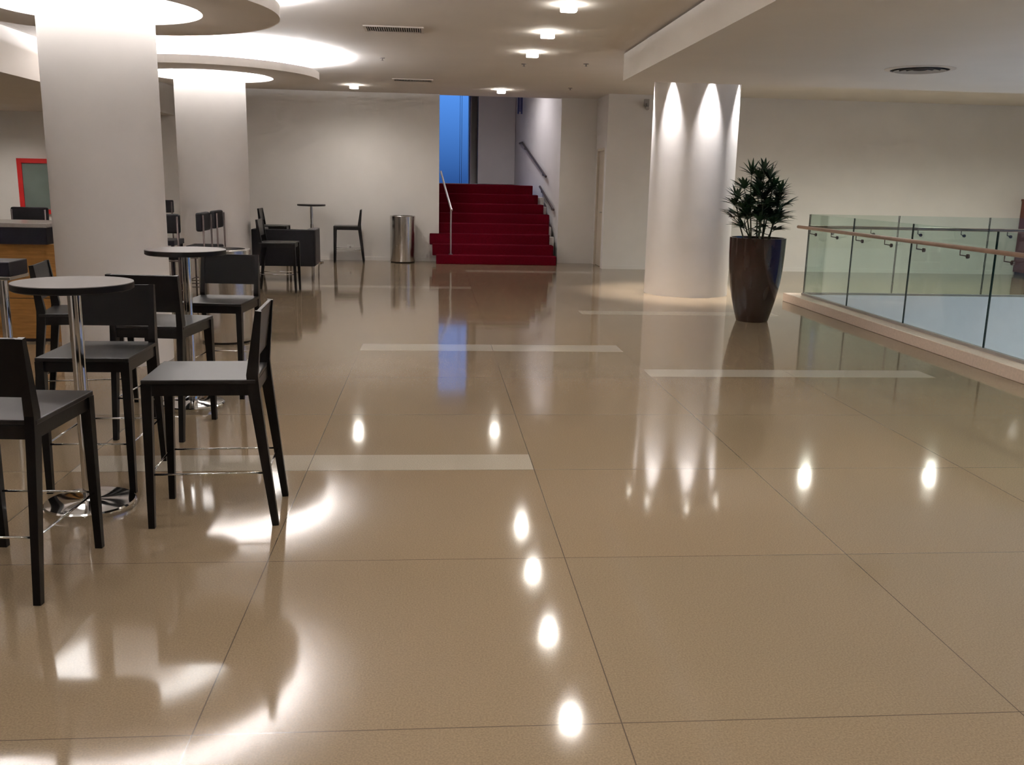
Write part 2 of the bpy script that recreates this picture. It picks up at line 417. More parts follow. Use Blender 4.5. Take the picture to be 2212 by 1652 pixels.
b = MB().box(-0.08, 2.72, YB, YS + 0.9, 4.3, 4.45)
struct(b.build('ceiling_stair', M['ceiling']), 'raised ceiling of the stairwell', 'ceiling')
b = MB().box(0.10, 2.03, 20.4, YS, LZ - 0.15, LZ - 0.01)
struct(b.build('floor_landing', M['carpet']), 'red carpeted landing at the head of the stairs', 'floor')
w2 = MB(); w2.box(0.10, 0.13, YS - 0.04, YS + 0.06, LZ, 4.0); w2.box(0.875, 0.905, YS - 0.04, YS + 0.06, LZ, 4.0)
w2.box(0.640, 0.648, YS - 0.02, YS + 0.03, LZ, 4.0); w2.box(0.685, 0.693, YS - 0.02, YS + 0.03, LZ, 4.0); w2.box(0.13, 0.875, YS - 0.04, YS + 0.06, 3.97, 4.0)
w2 = w2.build('window_2', M['sign']); struct(w2, 'tall window showing blue evening sky at the head of the stairs', 'window')
MB().box(0.13, 0.875, YS + 0.012, YS + 0.02, LZ, 3.97).build('pane', M['pane'], w2)

# ------------------------------------------------------------------ columns
def column(x, y, r, label):
    o = MB().lathe([(r, 0.0), (r, CZ)], 96).build('column', M['column']); o.location = (x, y, 0)
    return struct(o, label, 'column')
C1, C2, C3 = (-2.755, 8.25, 0.45), (-3.04, 13.4, 0.465), (3.816, 13.76, 0.622)
C4 = (-2.47, 3.1, 0.45)  # added out of view: its ring lights the nearest column and tables
column(*C4, 'added white round column with a lit ceiling ring, unseen beyond the left edge')
column(*C1, 'white round column with a lit ceiling ring nearest the bar tables')
column(*C2, 'white round column with a lit ceiling ring behind the black armchair')
column(*C3, 'white round column washed by spotlights beside the planter')

# ------------------------------------------------------------------ lit ceiling rings
def ceiling_ring(x, y, ro, ri, rc, label):
    t = thing('ceiling_ring', label, 'ceiling ring', (x, y, 2.91), 0, 'lit rings round the columns')
    MB().annulus([(ri, 0.0), (ro, 0.0), (ro, 0.10), (ro - 0.04, 0.10), (ro - 0.04, 0.035), (ri + 0.04, 0.035), (ri + 0.04, 0.08), (ri, 0.08)]).build('ring_panel', M['ceiling'], t)
    s1 = MB().annulus([(ro - 0.16, 0.037), (ro - 0.06, 0.037), (ro - 0.06, 0.057), (ro - 0.16, 0.057)], 56).build('light_strip', M['cove'], t)
    MB().annulus([(rc, 0.085), (ri + 0.03, 0.085), (ri + 0.03, 0.10), (rc, 0.10)], 56).build('opal_panel', M['opal'], t)
    for k in range(4):
        a = pi / 4 + k * pi / 2; rm = (ro + ri) / 2
        MB().tube([(rm * cos(a), rm * sin(a), 0.035), (rm * cos(a), rm * sin(a), CZ - 2.91)], 0.008, 8).build('hanger', M['white'], t)
    return t
ceiling_ring(C1[0], C1[1], 1.46, 0.83, C1[2] + 0.01, 'round ceiling ring glowing round the nearer column')
ceiling_ring(C2[0], C2[1], 1.46, 0.84, C2[2] + 0.01, 'round ceiling ring glowing round the farther column')

ceiling_ring(C4[0], C4[1], 1.46, 0.84, C4[2] + 0.01, 'added round ceiling ring giving fill light, unseen left of the viewer')

# ------------------------------------------------------------------ downlights
def downlight(x, y, z, label, power, group='square downlights in the ceiling', proto=[None], size=160, blend=1.0, lampcol=(1.0, 0.945, 0.875)):
    if proto[0] is None:
        t = thing('downlight', label, 'downlight', (x, y, z), 0, group)
        MB().rsquare(0.166, -0.005, 0.0, 0.04, hole=0.149).build('trim_ring', M['white'], t)
        MB().rsquare(0.148, -0.062, 0.0, 0.036).build('diffuser', M['lens'], t)
        proto[0] = t
    else:
        t = dup(proto[0], (x, y, z), 0, label, group)
        for ch in list(t.children):
            if ch.type == 'LIGHT': bpy.data.objects.remove(ch)
    ld = bpy.data.lights.new('lamp', 'SPOT'); ld.energy = power; ld.spot_size = radians(size); ld.spot_blend = blend
    ld.shadow_soft_size = 0.06; ld.color = lampcol
    lo = bpy.data.objects.new('lamp', ld); col.objects.link(lo); lo.parent = t; lo.location = (0, 0, -0.09)
    return t
PD = 58
downlight(1.25, 9.10, CZ, 'square ceiling downlight, nearest of the row of three', PD)
downlight(1.25, 10.74, CZ, 'square ceiling downlight, middle of the row of three', PD)
downlight(1.25, 12.38, CZ, 'square ceiling downlight, farthest of the row of three', PD)
downlight(1.21, 17.45, CZ, 'square ceiling downlight just in front of the red stairs', 42)
downlight(-1.43, 17.40, CZ, 'square ceiling downlight near the far wall above the bin', 85)
G = 'downlights out of the picture'
L0 = 'unseen square downlight carried on for fill light in the nearer ceiling'
for x, y in ((1.25, 7.46), (1.25, 5.82), (1.25, 4.18), (1.25, 2.5), (1.25, 0.8), (-3.6, 3.0), (-6.5, 1.0), (-1.2, 0.5), (1.25, -2.0), (-1.2, -2.5)):  # all past the first are added unseen to brighten the room
    downlight(x, y, CZ if x > -4.9 else 2.70, L0, PD if x > 0 else 1.5 * PD, G)
for x, y in ((-7.3, 9.5), (-7.6, 14.2), (-7.9, 17.2)):  # added out of view to lift the dim wall and bar at left
    downlight(x, y, 2.70, 'unseen square fill downlight added in the lowered ceiling at left', 95, G)
L1 = 'unseen square fill downlight added in the dropped ceiling'
for x, y, p in ((4.6, 5.0, 100), (4.6, 2.0, 100), (7.6, 5.2, 540), (10.0, 4.0, 420), (9.0, 9.2, 110), (11.8, 10.8, 110)):  # added out of view to brighten the opening, kerb and dropped panel
    downlight(x, y, SZ, L1, p, G, lampcol=(0.95, 1.0, 0.93))
L2 = 'downlight in the ceiling hidden behind the dropped panel'
for x, y in ((6.25, 14.4), (8.45, 14.4), (10.6, 14.4)):
    downlight(x, y, CZ, L2, 230, 'downlights over the far walkway', lampcol=(0.97, 1.0, 0.86))

# spotlights round the third column
t0 = None
for k in range(7):
    a = math.atan2(-C3[1], -C3[0]) + radians(-33 + 51.43 * k)
    rr = C3[2] + 0.08
    x, y = C3[0] + rr * cos(a), C3[1] + rr * sin(a)
    lab = 'small round ceiling spotlight washing the right column'
    if t0 is None:
        t0 = thing('column_spotlight', lab, 'spotlight', (x, y, CZ), 0, 'spotlights round the right column'); s = t0
        MB().annulus([(0.035, -0.004), (0.05, -0.004), (0.05, 0.0), (0.035, 0.0)], 32).build('trim_ring', M['white'], s)
        MB().lathe([(0.034, -0.003), (0.034, 0.0)], 32).build('diffuser', M['lens'], s)
    else:
        s = dup(t0, (x, y, CZ), 0, lab)
        for ch in list(s.children):
            if ch.type == 'LIGHT': bpy.data.objects.remove(ch)
    ld = bpy.data.lights.new('lamp', 'SPOT'); ld.energy = 400; ld.spot_size = radians(41); ld.spot_blend = 0.85; ld.shadow_soft_size = 0.02; ld.color = (1.0, 0.97, 0.97)
    lo = bpy.data.objects.new('lamp', ld); col.objects.link(lo); lo.parent = s; lo.location = (0, 0, -0.02)

# stairwell lamp, out of sight above the opening
t = thing('ceiling_lamp', 'round ceiling lamp over the stairs hidden above the opening', 'lamp', (1.25, 20.3, 4.3))
MB().lathe([(0.16, -0.05), (0.18, 0.0)], 32).build('housing', M['white'], t)
MB().lathe([(0.14, -0.06), (0.15, -0.05)], 32).build('diffuser', M['lens'], t)
ld = bpy.data.lights.new('lamp', 'SPOT'); ld.spot_size = radians(150); ld.spot_blend = 0.8; ld.energy = 105; ld.shadow_soft_size = 0.15; ld.color = (0.96, 0.92, 1.0)
lo = bpy.data.objects.new('lamp', ld); col.objects.link(lo); lo.parent = t; lo.location = (0, 0, -0.16)

# ------------------------------------------------------------------ ceiling fittings
def slot_vent(x0, x1, y0, y1, z, n, label):
    t = thing('air_vent', label, 'vent', ((x0 + x1) / 2, (y0 + y1) / 2, z), 0, 'rectangular air vents in the ceiling')
    w, d = (x1 - x0) / 2, (y1 - y0) / 2
    b = MB(); b.box(-w, w, -d, -d + 0.03, -0.012, 0); b.box(-w, w, d - 0.03, d, -0.012, 0); b.box(-w, -w + 0.03, -d + 0.03, d - 0.03, -0.012, 0); b.box(w - 0.03, w, -d + 0.03, d - 0.03, -0.012, 0)
    b.build('frame', M['grille'], t)
    MB().box(-w + 0.03, w - 0.03, -d + 0.03, d - 0.03, -0.002, 0).build('backing', M['dark'], t)
    for k in range(n):
        xx = -w + 0.045 + (2 * w - 0.09) * k / (n - 1)
        MB().box(xx - 0.002, xx + 0.002, -d + 0.03, d - 0.03, -0.010, -0.002, rot=(0, radians(25), 0)).build('slat', M['grille'], t)
slot_vent(-0.78, -0.12, 10.72, 11.12, CZ, 24, 'rectangular slatted air vent in the ceiling, the nearer one')
slot_vent(-0.70, -0.02, 16.1, 16.5, CZ, 24, 'rectangular slatted air vent in the ceiling near the stairs')
t = thing('round_vent', 'round dark air diffuser in the dropped ceiling at right', 'vent', (5.22, 10.05, SZ))
MB().annulus([(0.30, -0.012), (0.36, -0.003), (0.36, 0), (0.30, 0)], 64).build('rim', M['grille'], t)
MB().lathe([(0.30, -0.002), (0.30, 0)], 64).build('backing', M['dark'], t)
for k, r in enumerate((0.07, 0.14, 0.21)):
    MB().annulus([(r, -0.010), (r + 0.055, -0.022), (r + 0.057, -0.020), (r + 0.004, -0.006)], 48).build('cone', M['greyplastic'], t)
def sprinkler(x, y, z, label):
    t = thing('ceiling_sprinkler', label, 'sprinkler', (x, y, z), 0, 'sprinkler heads')
    MB().lathe([(0.035, -0.008), (0.04, 0.0)], 24).build('escutcheon', M['greyplastic'], t)
    b = MB(); b.lathe([(0.018, -0.036), (0.018, -0.032), (0.009, -0.031), (0.010, -0.008)], 16); b.build('deflector', M['greyplastic'], t)
for x, y, z, l in ((-0.72, 13.48, CZ, 'small sprinkler head in the ceiling left of the downlight row'), (1.26, 13.63, CZ, 'small sprinkler head in the ceiling beyond the downlight row'),
                   (2.11, 13.40, CZ, 'small sprinkler head in the ceiling by the dropped panel'), (2.38, 16.8, CZ, 'small sprinkler head in the ceiling before the wall strip'),
                   (-5.55, 12.3, 2.70, 'small sprinkler head under the lowered ceiling at left'), (6.42, 13.6, CZ, 'small sprinkler head in the ceiling over the far walkway')):
    sprinkler(x, y, z, l)

# ------------------------------------------------------------------ bar stools
def make_stool():
    t = thing('bar_stool', '', 'bar stool')
    W = 0.205
    MB().box(-0.225, 0.225, -0.215, 0.285, 0.682, 0.702, 0.004).build('seat', M['seat'], t)
    b = MB(); b.box(-W - 0.005, W + 0.005, 0.245, 0.268, 0.628, 0.682); b.box(-W - 0.005, W + 0.005, -0.215, -0.195, 0.628, 0.682)
    b.box(-W - 0.012, -W + 0.012, -0.195, 0.245, 0.628, 0.682); b.box(W - 0.012, W + 0.012, -0.195, 0.245, 0.628, 0.682)
    b.build('seat_frame', M['wood'], t)
    for s in (-1, 1):
        MB().poly_bar([(s * W, 0.278, 0.0), (s * W, 0.262, 0.682)], [(0.030, 0.028), (0.042, 0.046)]).build('leg', M['wood'], t)
        MB().poly_bar([(s * W, -0.280, 0.0), (s * W, -0.205, 0.640), (s * W, -0.200, 0.72), (s * W, -0.236, 1.012)],
                      [(0.028, 0.030), (0.036, 0.052), (0.036, 0.052), (0.026, 0.028)]).build('leg', M['wood'], t)
    b = MB(); b.box(-W + 0.010, W - 0.010, -0.009, 0.009, -0.112, 0.112, 0.003)
    o = b.build('backrest', M['wood'], t); o.location = (0, -0.221, 0.900); o.rotation_euler = (radians(7), 0, 0)
    b = MB(); z = 0.256
    b.tube([(-W, 0.272, z), (W, 0.272, z)], 0.005, 8); b.tube([(-W, -0.25, z), (W, -0.25, z)], 0.005, 8)
    b.tube([(-W, -0.25, z), (-W, 0.272, z)], 0.005, 8); b.tube([(W, -0.25, z), (W, 0.272, z)], 0.005, 8)
    b.build('footrest', M['chrome'], t)
    return t
stool0 = make_stool()
GS = 'black wooden bar stools'
def face(dx, dy): return math.atan2(dy, dx) - pi / 2       # +y of the stool looks along (dx, dy)
stools = [(-1.025, 4.365, face(-1, -0.045), 'black wooden bar stool facing left, alone on the right of the nearest table'),
          (-1.672, 3.655, face(0.06, 1), 'black wooden bar stool cut by the left edge, nearest the viewer'),
          (-1.735, 4.925, face(0.0, -1), 'black wooden bar stool behind the nearest round table, turned to the viewer'),
          (-1.70, 5.888, face(0.125, 1), 'black wooden bar stool seen from behind, before the second round table'),
          (-1.575, 7.02, face(-0.09, -1), 'black wooden bar stool behind the second round table, turned to the viewer'),
          (-2.36, 6.38, face(0.985, 0.16), 'black wooden bar stool facing right in front of the brown bar'),
          (-2.215, 13.41, face(1, 0), 'black wooden bar stool in front of the black armchair'),
          (-1.64, 18.29, face(-1, -0.05), 'black wooden bar stool facing left against the far wall beside the bin'),
          (-3.03, 18.0, face(1, 0), 'black wooden bar stool facing right against the far wall')]
for i, (x, y, a, lab) in enumerate(stools):
    if i == 0:
        o = stool0; o.location = (x, y, 0); o.rotation_euler = (0, 0, a); o['label'] = lab; o['group'] = GS
    else: dup(stool0, (x, y, 0), a, lab, GS)

# ------------------------------------------------------------------ round pedestal tables
t = thing('pedestal_table', 'round grey-topped bar table with chrome pole, nearest the viewer', 'table', (-1.675, 4.45, 0), 0, 'round bar tables'); table0 = t
top = MB(); top.lathe([(0.256, 1.066), (0.265, 1.072), (0.265, 1.098)], 72); top = top.build('tabletop', M['edge'], t)
MB().lathe([(0.2635, 1.098), (0.2635, 1.1015)], 72).build('laminate', M['laminate'], top)
b = MB(); b.lathe([(0.030, 0.03), (0.030, 1.066)], 32); b.build('pole', M['chrome'], t)
MB().lathe([(0.21, 0.0), (0.212, 0.006), (0.212, 0.024), (0.205, 0.031), (0.05, 0.036), (0.03, 0.045)], 72).build('base', M['chrome'], t)
MB().lathe([(0.075, 1.058), (0.08, 1.066)], 32).build('mounting_plate', M['railsteel'], t)
dup(table0, (-1.69, 6.51, 0), 0.4, 'round grey-topped bar table with chrome pole, second from the viewer')
dup(table0, (-2.33, 18.15, 0), 0.9, 'round grey-topped bar table with chrome pole against the far wall')

# narrow black high table at the left edge
t = thing('high_table', 'narrow black high table with chrome edge and poles, cut by the left edge', 'table', (-2.95, 5.83, 0))
MB().box(-0.445, 0.445, -0.13, 0.13, 0.985, 1.072, 0.006).build('tabletop', M['blackpanel'], t)
MB().box(-0.447, 0.447, -0.132, 0.132, 0.963, 0.985, 0.003).build('edge_trim', M['chrome'], t)
for sx in (-1, 1):
    MB().lathe([(0.027, 0.03), (0.027, 0.963)], 32, c=(sx * 0.345, 0, 0)).build('pole', M['chrome'], t)
    MB().lathe([(0.125, 0.0), (0.125, 0.02), (0.05, 0.032), (0.027, 0.036)], 64, c=(sx * 0.345, 0, 0)).build('base', M['chrome'], t)

# ------------------------------------------------------------------ padded bar chairs
def make_padded():
    t = thing('padded_chair', '', 'chair')
    MB().box(-0.22, 0.22, -0.19, 0.21, 0.615, 0.70, 0.02, 3).build('seat', M['leather'], t)
    MB().box(-0.225, 0.225, -0.195, -0.12, 0.925, 1.15, 0.022, 3).build('backrest', M['leather'], t)
    for s in (-1, 1):
        MB().tube([(s * 0.205, -0.207, 0), (s * 0.205, -0.207, 1.12)], 0.011, 8).build('leg', M['raildark'], t)
        MB().tube([(s * 0.20, 0.19, 0), (s * 0.20, 0.19, 0.62)], 0.011, 8).build('leg', M['raildark'], t)
    b = MB()
    for p, q in (((-.205, -.2), (.205, -.2)), ((-.2, .19), (.2, .19)), ((-.205, -.2), (-.2, .19)), ((.205, -.2), (.2, .19))):
        b.tube([(*p, 0.25), (*q, 0.25)], 0.007, 6); b.tube([(*p, 0.605), (*q, 0.605)], 0.009, 6)
    b.build('stretcher', M['raildark'], t)
    return t
padded0 = make_padded()
GP = 'black padded high chairs'
padded = [(-3.00, 11.83, face(-1, 0), 'black padded high chair facing left, right of the small black table'),
          (-3.00, 12.56, face(-1, 0.0), 'black padded high chair just in front of the second column'),
          (-3.18, 11.36, face(0.0, 1), 'black padded high chair half hidden behind the nearest column'),
          (-4.87, 17.4, face(0.0, 1), 'black padded high chair far off by the left of the far wall'),
          (-5.17, 12.66, face(0, 1), 'black padded high chair standing behind the brown bar')]
for i, (x, y, a, lab) in enumerate(padded):
    if i == 0:
        o = padded0; o.location = (x, y, 0); o.rotation_euler = (0, 0, a); o['label'] = lab; o['group'] = GP
    else: dup(padded0, (x, y, 0), a, lab, GP)
t = thing('small_table', 'small square black table between the padded high chairs', 'table', (-3.48, 12.2, 0))
MB().box(-0.24, 0.24, -0.24, 0.24, 0.725, 0.79, 0.006).build('tabletop', M['blackpanel'], t)
for sx, sy in ((-1, -1), (1, -1), (1, 1), (-1, 1)):
    MB().box(sx * 0.21 - 0.015, sx * 0.21 + 0.015, sy * 0.21 - 0.015, sy * 0.21 + 0.015, 0, 0.725, 0.003).build('leg', M['blackpanel'], t)

# ------------------------------------------------------------------ black armchair seen from behind
t = thing('armchair', 'boxy black leather armchair on thin steel legs, seen from behind', 'armchair', (-2.335, 15.05, 0))
w = 0.48
MB().box(-w, w, -0.35, -0.20, 0.235, 0.80, 0.012, 2).build('backrest', M['leather'], t)
for s in (-1, 1):
    MB().box(min(s * w, s * (w - 0.14)), max(s * w, s * (w - 0.14)), -0.20, 0.38, 0.235, 0.80, 0.012, 2).build('armrest', M['litside'], t)
MB().box(-w + 0.14, w - 0.14, -0.20, 0.37, 0.235, 0.30, 0.006).build('seat_base', M['leather'], t)
MB().box(-w + 0.145, w - 0.145, -0.195, 0.38, 0.30, 0.44, 0.03, 3).build('seat_cushion', M['leather'], t)
for sx, sy in ((-1, -0.32), (1, -0.32), (1, 0.34), (-1, 0.34)):
    MB().box(sx * (w - 0.025) - 0.012, sx * (w - 0.025) + 0.012, sy - 0.012, sy + 0.012, 0, 0.236).build('leg', M['railsteel'], t)

# ------------------------------------------------------------------ steel bins
def make_bin(label, loc):
    t = thing('waste_bin', label, 'bin', loc, 0, 'round steel bins')
    MB().lathe([(0.242, 0.02), (0.244, 0.03), (0.244, 0.83)], 64, caps=True).build('body', M['steel'], t)
    MB().lathe([(0.236, 0.0), (0.238, 0.02)], 64).build('base_ring', M['edge'], t)
    r = MB(); r.annulus([(0.20, 0.85), (0.20, 0.905), (0.243, 0.905), (0.246, 0.895), (0.246, 0.83), (0.235, 0.83)], 64); r.build('rim', M['steel'], t)
    MB().lathe([(0.20, 0.83), (0.20, 0.852)], 48).build('opening', M['dark'], t)
    return t
bin0 = make_bin('round brushed steel bin against the far wall beside the stairs', (-0.612, 18.46, 0))
o = dup(bin0, (-2.03, 9.22, 0), 0.5, 'round brushed steel bin behind the second table, half hidden by a stool')

# ------------------------------------------------------------------ brown bar
t = thing('bar_counter', 'brown veneered bar with black top band behind the nearest tables', 'bar counter', (-3.62, 9.1, 0))
MB().box(-3.4, 0.02, -0.06, 0.62, 1.085, 1.125, 0.004).build('countertop', M['bartop'], t)
MB().box(-3.4, 0.01, -0.05, 0.56, 0.93, 1.085).build('top_band', M['blackpanel'], t)
MB().box(-3.4, -0.02, 0.0, 0.02, 0.42, 0.93).build('front_panel', M['barwood'], t)
MB().box(-3.4, -0.02, 0.0, 0.02, 0.03, 0.414).build('front_panel', M['barwood'], t)
MB().box(-3.4, -0.02, 0.02, 0.05, 0.0, 0.93).build('carcass', M['dark'], t)
MB().box(-0.02, 0.055, -0.02, 0.56, 0.0, 0.93).build('end_panel', M['barwood'], t)
MB().box(-3.4, -0.02, 0.006, 0.012, 0.0, 0.03).build('kickboard', M['blackpanel'], t)

# ------------------------------------------------------------------ red stairs
t = thing('staircase', 'flight of red carpeted stairs rising to the blue window', 'stairs', (0, 18.15, 0))
zr = [0.173 + 0.193 * k for k in range(8)]
xr = [2.41, 2.38, 2.33, 2.35, 2.38, 2.29, 2.20, 2.11]
for k in range(8):
    y0 = 0.28 * k
    y1 = y0 + 0.32 if k < 7 else 2.5
    zb = 0.0 if k == 0 else zr[k - 1] - 0.03
    if k < 2:  x0 = (0.045, -0.03)[k]
    elif k == 2: x0 = -0.085
    else: x0 = 0.102
    b = MB()
    if k < 3:
        b.box(x0, xr[k], y0, 0.585, zb, zr[k], 0.012, 2)
        b.box(0.105, xr[k], 0.585, max(y1, 0.62), zb, zr[k] - 0.001)
    else:
        b.box(x0, xr[k], y0, y1, zb, zr[k], 0.012, 2)
    b.build('step', M['carpet'], t)
b = MB()
for k in range(8):
    xe = 2.49 - 0.088 * (0.28 * k + 0.3 - 0.6)
    if k >= 2: b.box(xr[k] + 0.002, min(2.47, xe - 0.03), 0.28 * k + 0.14 + (0.0 if k > 2 else 0.0), 0.28 * k + 0.42 if k < 7 else 2.2, 0, zr[min(k, 6)] - 0.05)
b.build('stringer', M['wall'], t)

# rail on the left of the stairs
t = thing('stair_rail', 'thin steel stair rail on a post at the left of the red stairs', 'handrail', (0.33, 18.3, 0.1745))
MB().tube([(0, 0, 0.0), (0, 0, 0.88)], 0.018, 12).build('post', M['railsteel'], t)
MB().tube([(0.015, -0.06, 0.86), (0.0, 0.02, 0.90), (-0.10, 0.72, 1.26), (-0.19, 1.35, 1.60)], 0.020, 12).build('rail', M['railsteel'], t)
MB().lathe([(0.04, 0.0), (0.04, 0.012)], 24).build('foot_plate', M['railsteel'], t)

def wall_x(y): return 2.50 - 0.47 * (y - YB - 0.18) / (YS - YB - 0.18)
def wall_rail(name, p, q, label, hook):
    """rail fixed to the right stairwell wall between (y, z) points"""
    t = thing(name, label, 'handrail', (wall_x(p[0]) - 0.06, p[0], p[1]), 0, 'rails on the right stair wall')
    d = Vector((wall_x(q[0]) - wall_x(p[0]), q[0] - p[0], q[1] - p[1]))
    pts = [(0.0, 0, 0), tuple(d)]
    if hook: pts.append((d[0] - 0.01, d[1] + hook, d[2] + 0.0))
    MB().tube(pts, 0.024, 12).build('rail', M['raildark'], t)
    for f in (0.12, 0.88):
        c = d * f
        MB().tube([(c[0], c[1], c[2] - 0.005), (c[0], c[1], c[2] - 0.07), (c[0] + 0.058, c[1], c[2] - 0.08)], 0.008, 8).build('bracket', M['raildark'], t)
wall_rail('stair_handrail', (19.85, 1.72), (22.65, 2.52), 'dark upper handrail on the right stairwell wall', 0.55)
wall_rail('stair_handrail', (19.02, 1.06), (20.45, 1.51), 'short dark lower handrail on the right stairwell wall', 0.0)

# narrow navy sign hanging in the stairwell
t = thing('hanging_sign', 'narrow navy panel hanging high in the stairwell', 'sign', (2.02, 22.6, 3.17))
MB().box(-0.06, -0.018, -0.012, 0.012, 0, 0.75, 0.002).build('panel', M['sign'], t)
MB().box(0.018, 0.06, -0.012, 0.012, 0, 0.75, 0.002).build('panel', M['sign'], t)
MB().box(-0.018, 0.018, -0.008, 0.008, 0.05, 0.75).build('mid_strip', M['signband'], t)
MB().tube([(0, 0, 0.75), (0, 0, 4.3 - 3.17)], 0.006, 8).build('hanger', M['raildark'], t)

# ------------------------------------------------------------------ glass balustrades
b = MB(); b.box(5.03, VX + 0.06, VY0 - 0.2, VY1 + 0.22, 0.0, 0.118, 0.006); b.box(VX + 0.06, XR, VY1 + 0.036, VY1 + 0.22, 0.0, 0.118, 0.004)
struct(b.build('trim_1', M['kerb']), 'low stone kerb under the glass balustrades', 'kerb')

def balustrade(origin, length_list, axis, label, rail_off, rail_from, rail_to, brackets):
    t = thing('glass_balustrade', label, 'balustrade', origin)
    def B(u0, u1, v0, v1, z0, z1, bev=0):
        return (MB().box(v0, v1, u0, u1, z0, z1, bev) if axis == 'y' else MB().box(u0, u1, v0, v1, z0, z1, bev))
    for u0, u1 in length_list:
        p = B(u0, u1, -0.006, 0.006, 0.0, 1.127).build('glass_panel', M['glass'], t)
        B(u0 - 0.004, u0, -0.006, 0.006, 0.0, 1.127).build('polished_edge', M['glassedge'], p)
        B(u1, u1 + 0.004, -0.006, 0.006, 0.0, 1.127).build('polished_edge', M['glassedge'], p)
    ua, ub = length_list[0][0], length_list[-1][1]
    B(min(ua, ub) - 0.02, max(ua, ub) + 0.02, -0.022, 0.022, -0.001, 0.028).build('base_channel', M['greyplastic'], t)
    if axis == 'y': P = [(rail_off, rail_from, 0.947), (rail_off, rail_to, 0.947)]
    else: P = [(rail_from, rail_off, 0.947), (rail_to, rail_off, 0.947)]
    MB().tube(P, 0.023, 16).build('handrail', M['handrail'], t)
    for u in brackets:
        sg = -1 if rail_off < 0 else 1
        q = [(rail_off, u, 0.93), (rail_off, u, 0.875), (0.008 * sg, u, 0.862)]
        c = (0.008 * sg, u, 0.862); c2 = (0.026 * sg, u, 0.862)
        if axis == 'x':
            q = [(b_, a_, c_) for a_, b_, c_ in q]; c = (c[1], c[0], c[2]); c2 = (c2[1], c2[0], c2[2])
        m_ = MB(); m_.tube(q, 0.006, 8); m_.tube([c, c2], 0.022, 16); m_.build('bracket', M['raildark'], t)
    return t
js = [12.70, 11.29, 9.835, 8.28, 6.83, 5.38, 3.93, 2.48, 1.03]
pan = [(b_ + 0.009 - 5, a_ - 0.009 - 5) for a_, b_ in zip(js, js[1:])][::-1]
br = []
for a_, b_ in zip(js, js[1:]): br += [a_ - 0.30 - 5, b_ + 0.42 - 5]
balustrade((5.235, 5.0, 0.118), pan, 'y', 'green-tinted glass balustrade with bronze handrail along the floor opening', -0.10, 1.0 - 5, 12.83 - 5, br)
jx = [5.27, 6.57, 7.92, 9.27, 10.62, 11.97, 12.95]
pan = [(a_ + 0.009 - 5, b_ - 0.009 - 5) for a_, b_ in zip(jx, jx[1:])]
br = []
for a_, b_ in zip(jx, jx[1:]): br += [a_ + 0.35 - 5, b_ - 0.35 - 5]
balustrade((5.0, 12.76, 0.118), pan, 'x', 'green-tinted glass balustrade across the far side of the floor opening', 0.10, 5.3 - 5, 12.95 - 5, br)

# ------------------------------------------------------------------ planter with palm
t = thing('potted_palm', 'dark green lady palm in a tall brown glazed pot by the column', 'potted plant', (3.885, 10.93, 0))
prof = [(0.185, 0.0), (0.190, 0.01), (0.222, 0.12), (0.262, 0.28), (0.298, 0.46), (0.318, 0.64), (0.328, 0.82), (0.331, 0.95), (0.332, 1.008), (0.310, 1.008), (0.305, 0.96), (0.300, 0.93)]
MB().lathe(prof, 72).build('pot', M['pot'], t)
MB().lathe([(0.28, 0.931), (0.302, 0.945)], 48).build('soil', M['soil'], t)
def leaflet(bm_, base, d, length, width, droop, n=5):
    d = d.normalized(); side = d.cross(Vector((0, 0, 1)))
    if side.length < 0.05: side = Vector((1, 0, 0))
    side.normalize(); up = side.cross(d)
    rows = []
    for i in range(n + 1):
        f = i / n
        c = base + d * length * f + Vector((0, 0, -droop * f * f))
        w_ = width * (sin(pi * min(1, 0.12 + 0.88 * f)) ** 0.7) * (0.35 + 0.65 * (1 - abs(f - 0.4)))
        if i == n: w_ = 0.001
        rows.append([bm_.verts.new(c - side * w_ + up * w_ * 0.35), bm_.verts.new(c), bm_.verts.new(c + side * w_ + up * w_ * 0.35)])
    for a, b_ in zip(rows, rows[1:]):
        for k in range(2):
            f = bm_.faces.new((a[k], a[k + 1], b_[k + 1], b_[k])); f.smooth = True
R2 = random.Random(21)
def cane(px, py, hh, lx, ly, nleaf):
    base = Vector((px, py, 0.92)); top = Vector((px + lx, py + ly, 0.92 + hh))
    mid = base.lerp(top, 0.5) + Vector((lx * 0.1, ly * 0.1, 0))
    stalks = MB().tube([base, mid, top], 0.010, 8, 0.006)
    bm_ = bmesh.new()
    a0 = R2.uniform(0, 2 * pi)
    for k in range(nleaf):
        f = 1.0 - 0.55 * k / max(1, nleaf - 1) * R2.uniform(0.8, 1.2)
        org = base.lerp(mid, f * 2) if f < 0.5 else mid.lerp(top, f * 2 - 1)
        az = a0 + k * 2.4 + R2.uniform(-.3, .3); el = radians(R2.uniform(12, 48) if k > 0 else R2.uniform(55, 80))
        pd = Vector((cos(az) * cos(el), sin(az) * cos(el), sin(el))); pl = R2.uniform(0.05, 0.11)
        hub = org + pd * pl
        stalks.tube([org, hub], 0.004, 6)
        nl = R2.randint(8, 10)
        sd = pd.cross(Vector((0, 0, 1))).normalized()
        for q in range(nl):
            ang = radians(-68 + 136 * q / (nl - 1))
            dd = pd * cos(ang) + sd * sin(ang) + Vector((0, 0, R2.uniform(-0.05, 0.2)))
            leaflet(bm_, hub, dd, R2.uniform(0.19, 0.26) * (1 - 0.15 * abs(ang)), R2.uniform(0.017, 0.024), R2.uniform(0.02, 0.06))
    c = stalks.build('cane', M['cane'], t)
    me = bpy.data.meshes.new('fronds'); bm_.to_mesh(me); bm_.free(); me.materials.append(M['leaf'])
    fr = bpy.data.objects.new('fronds', me); col.objects.link(fr); fr.parent = c
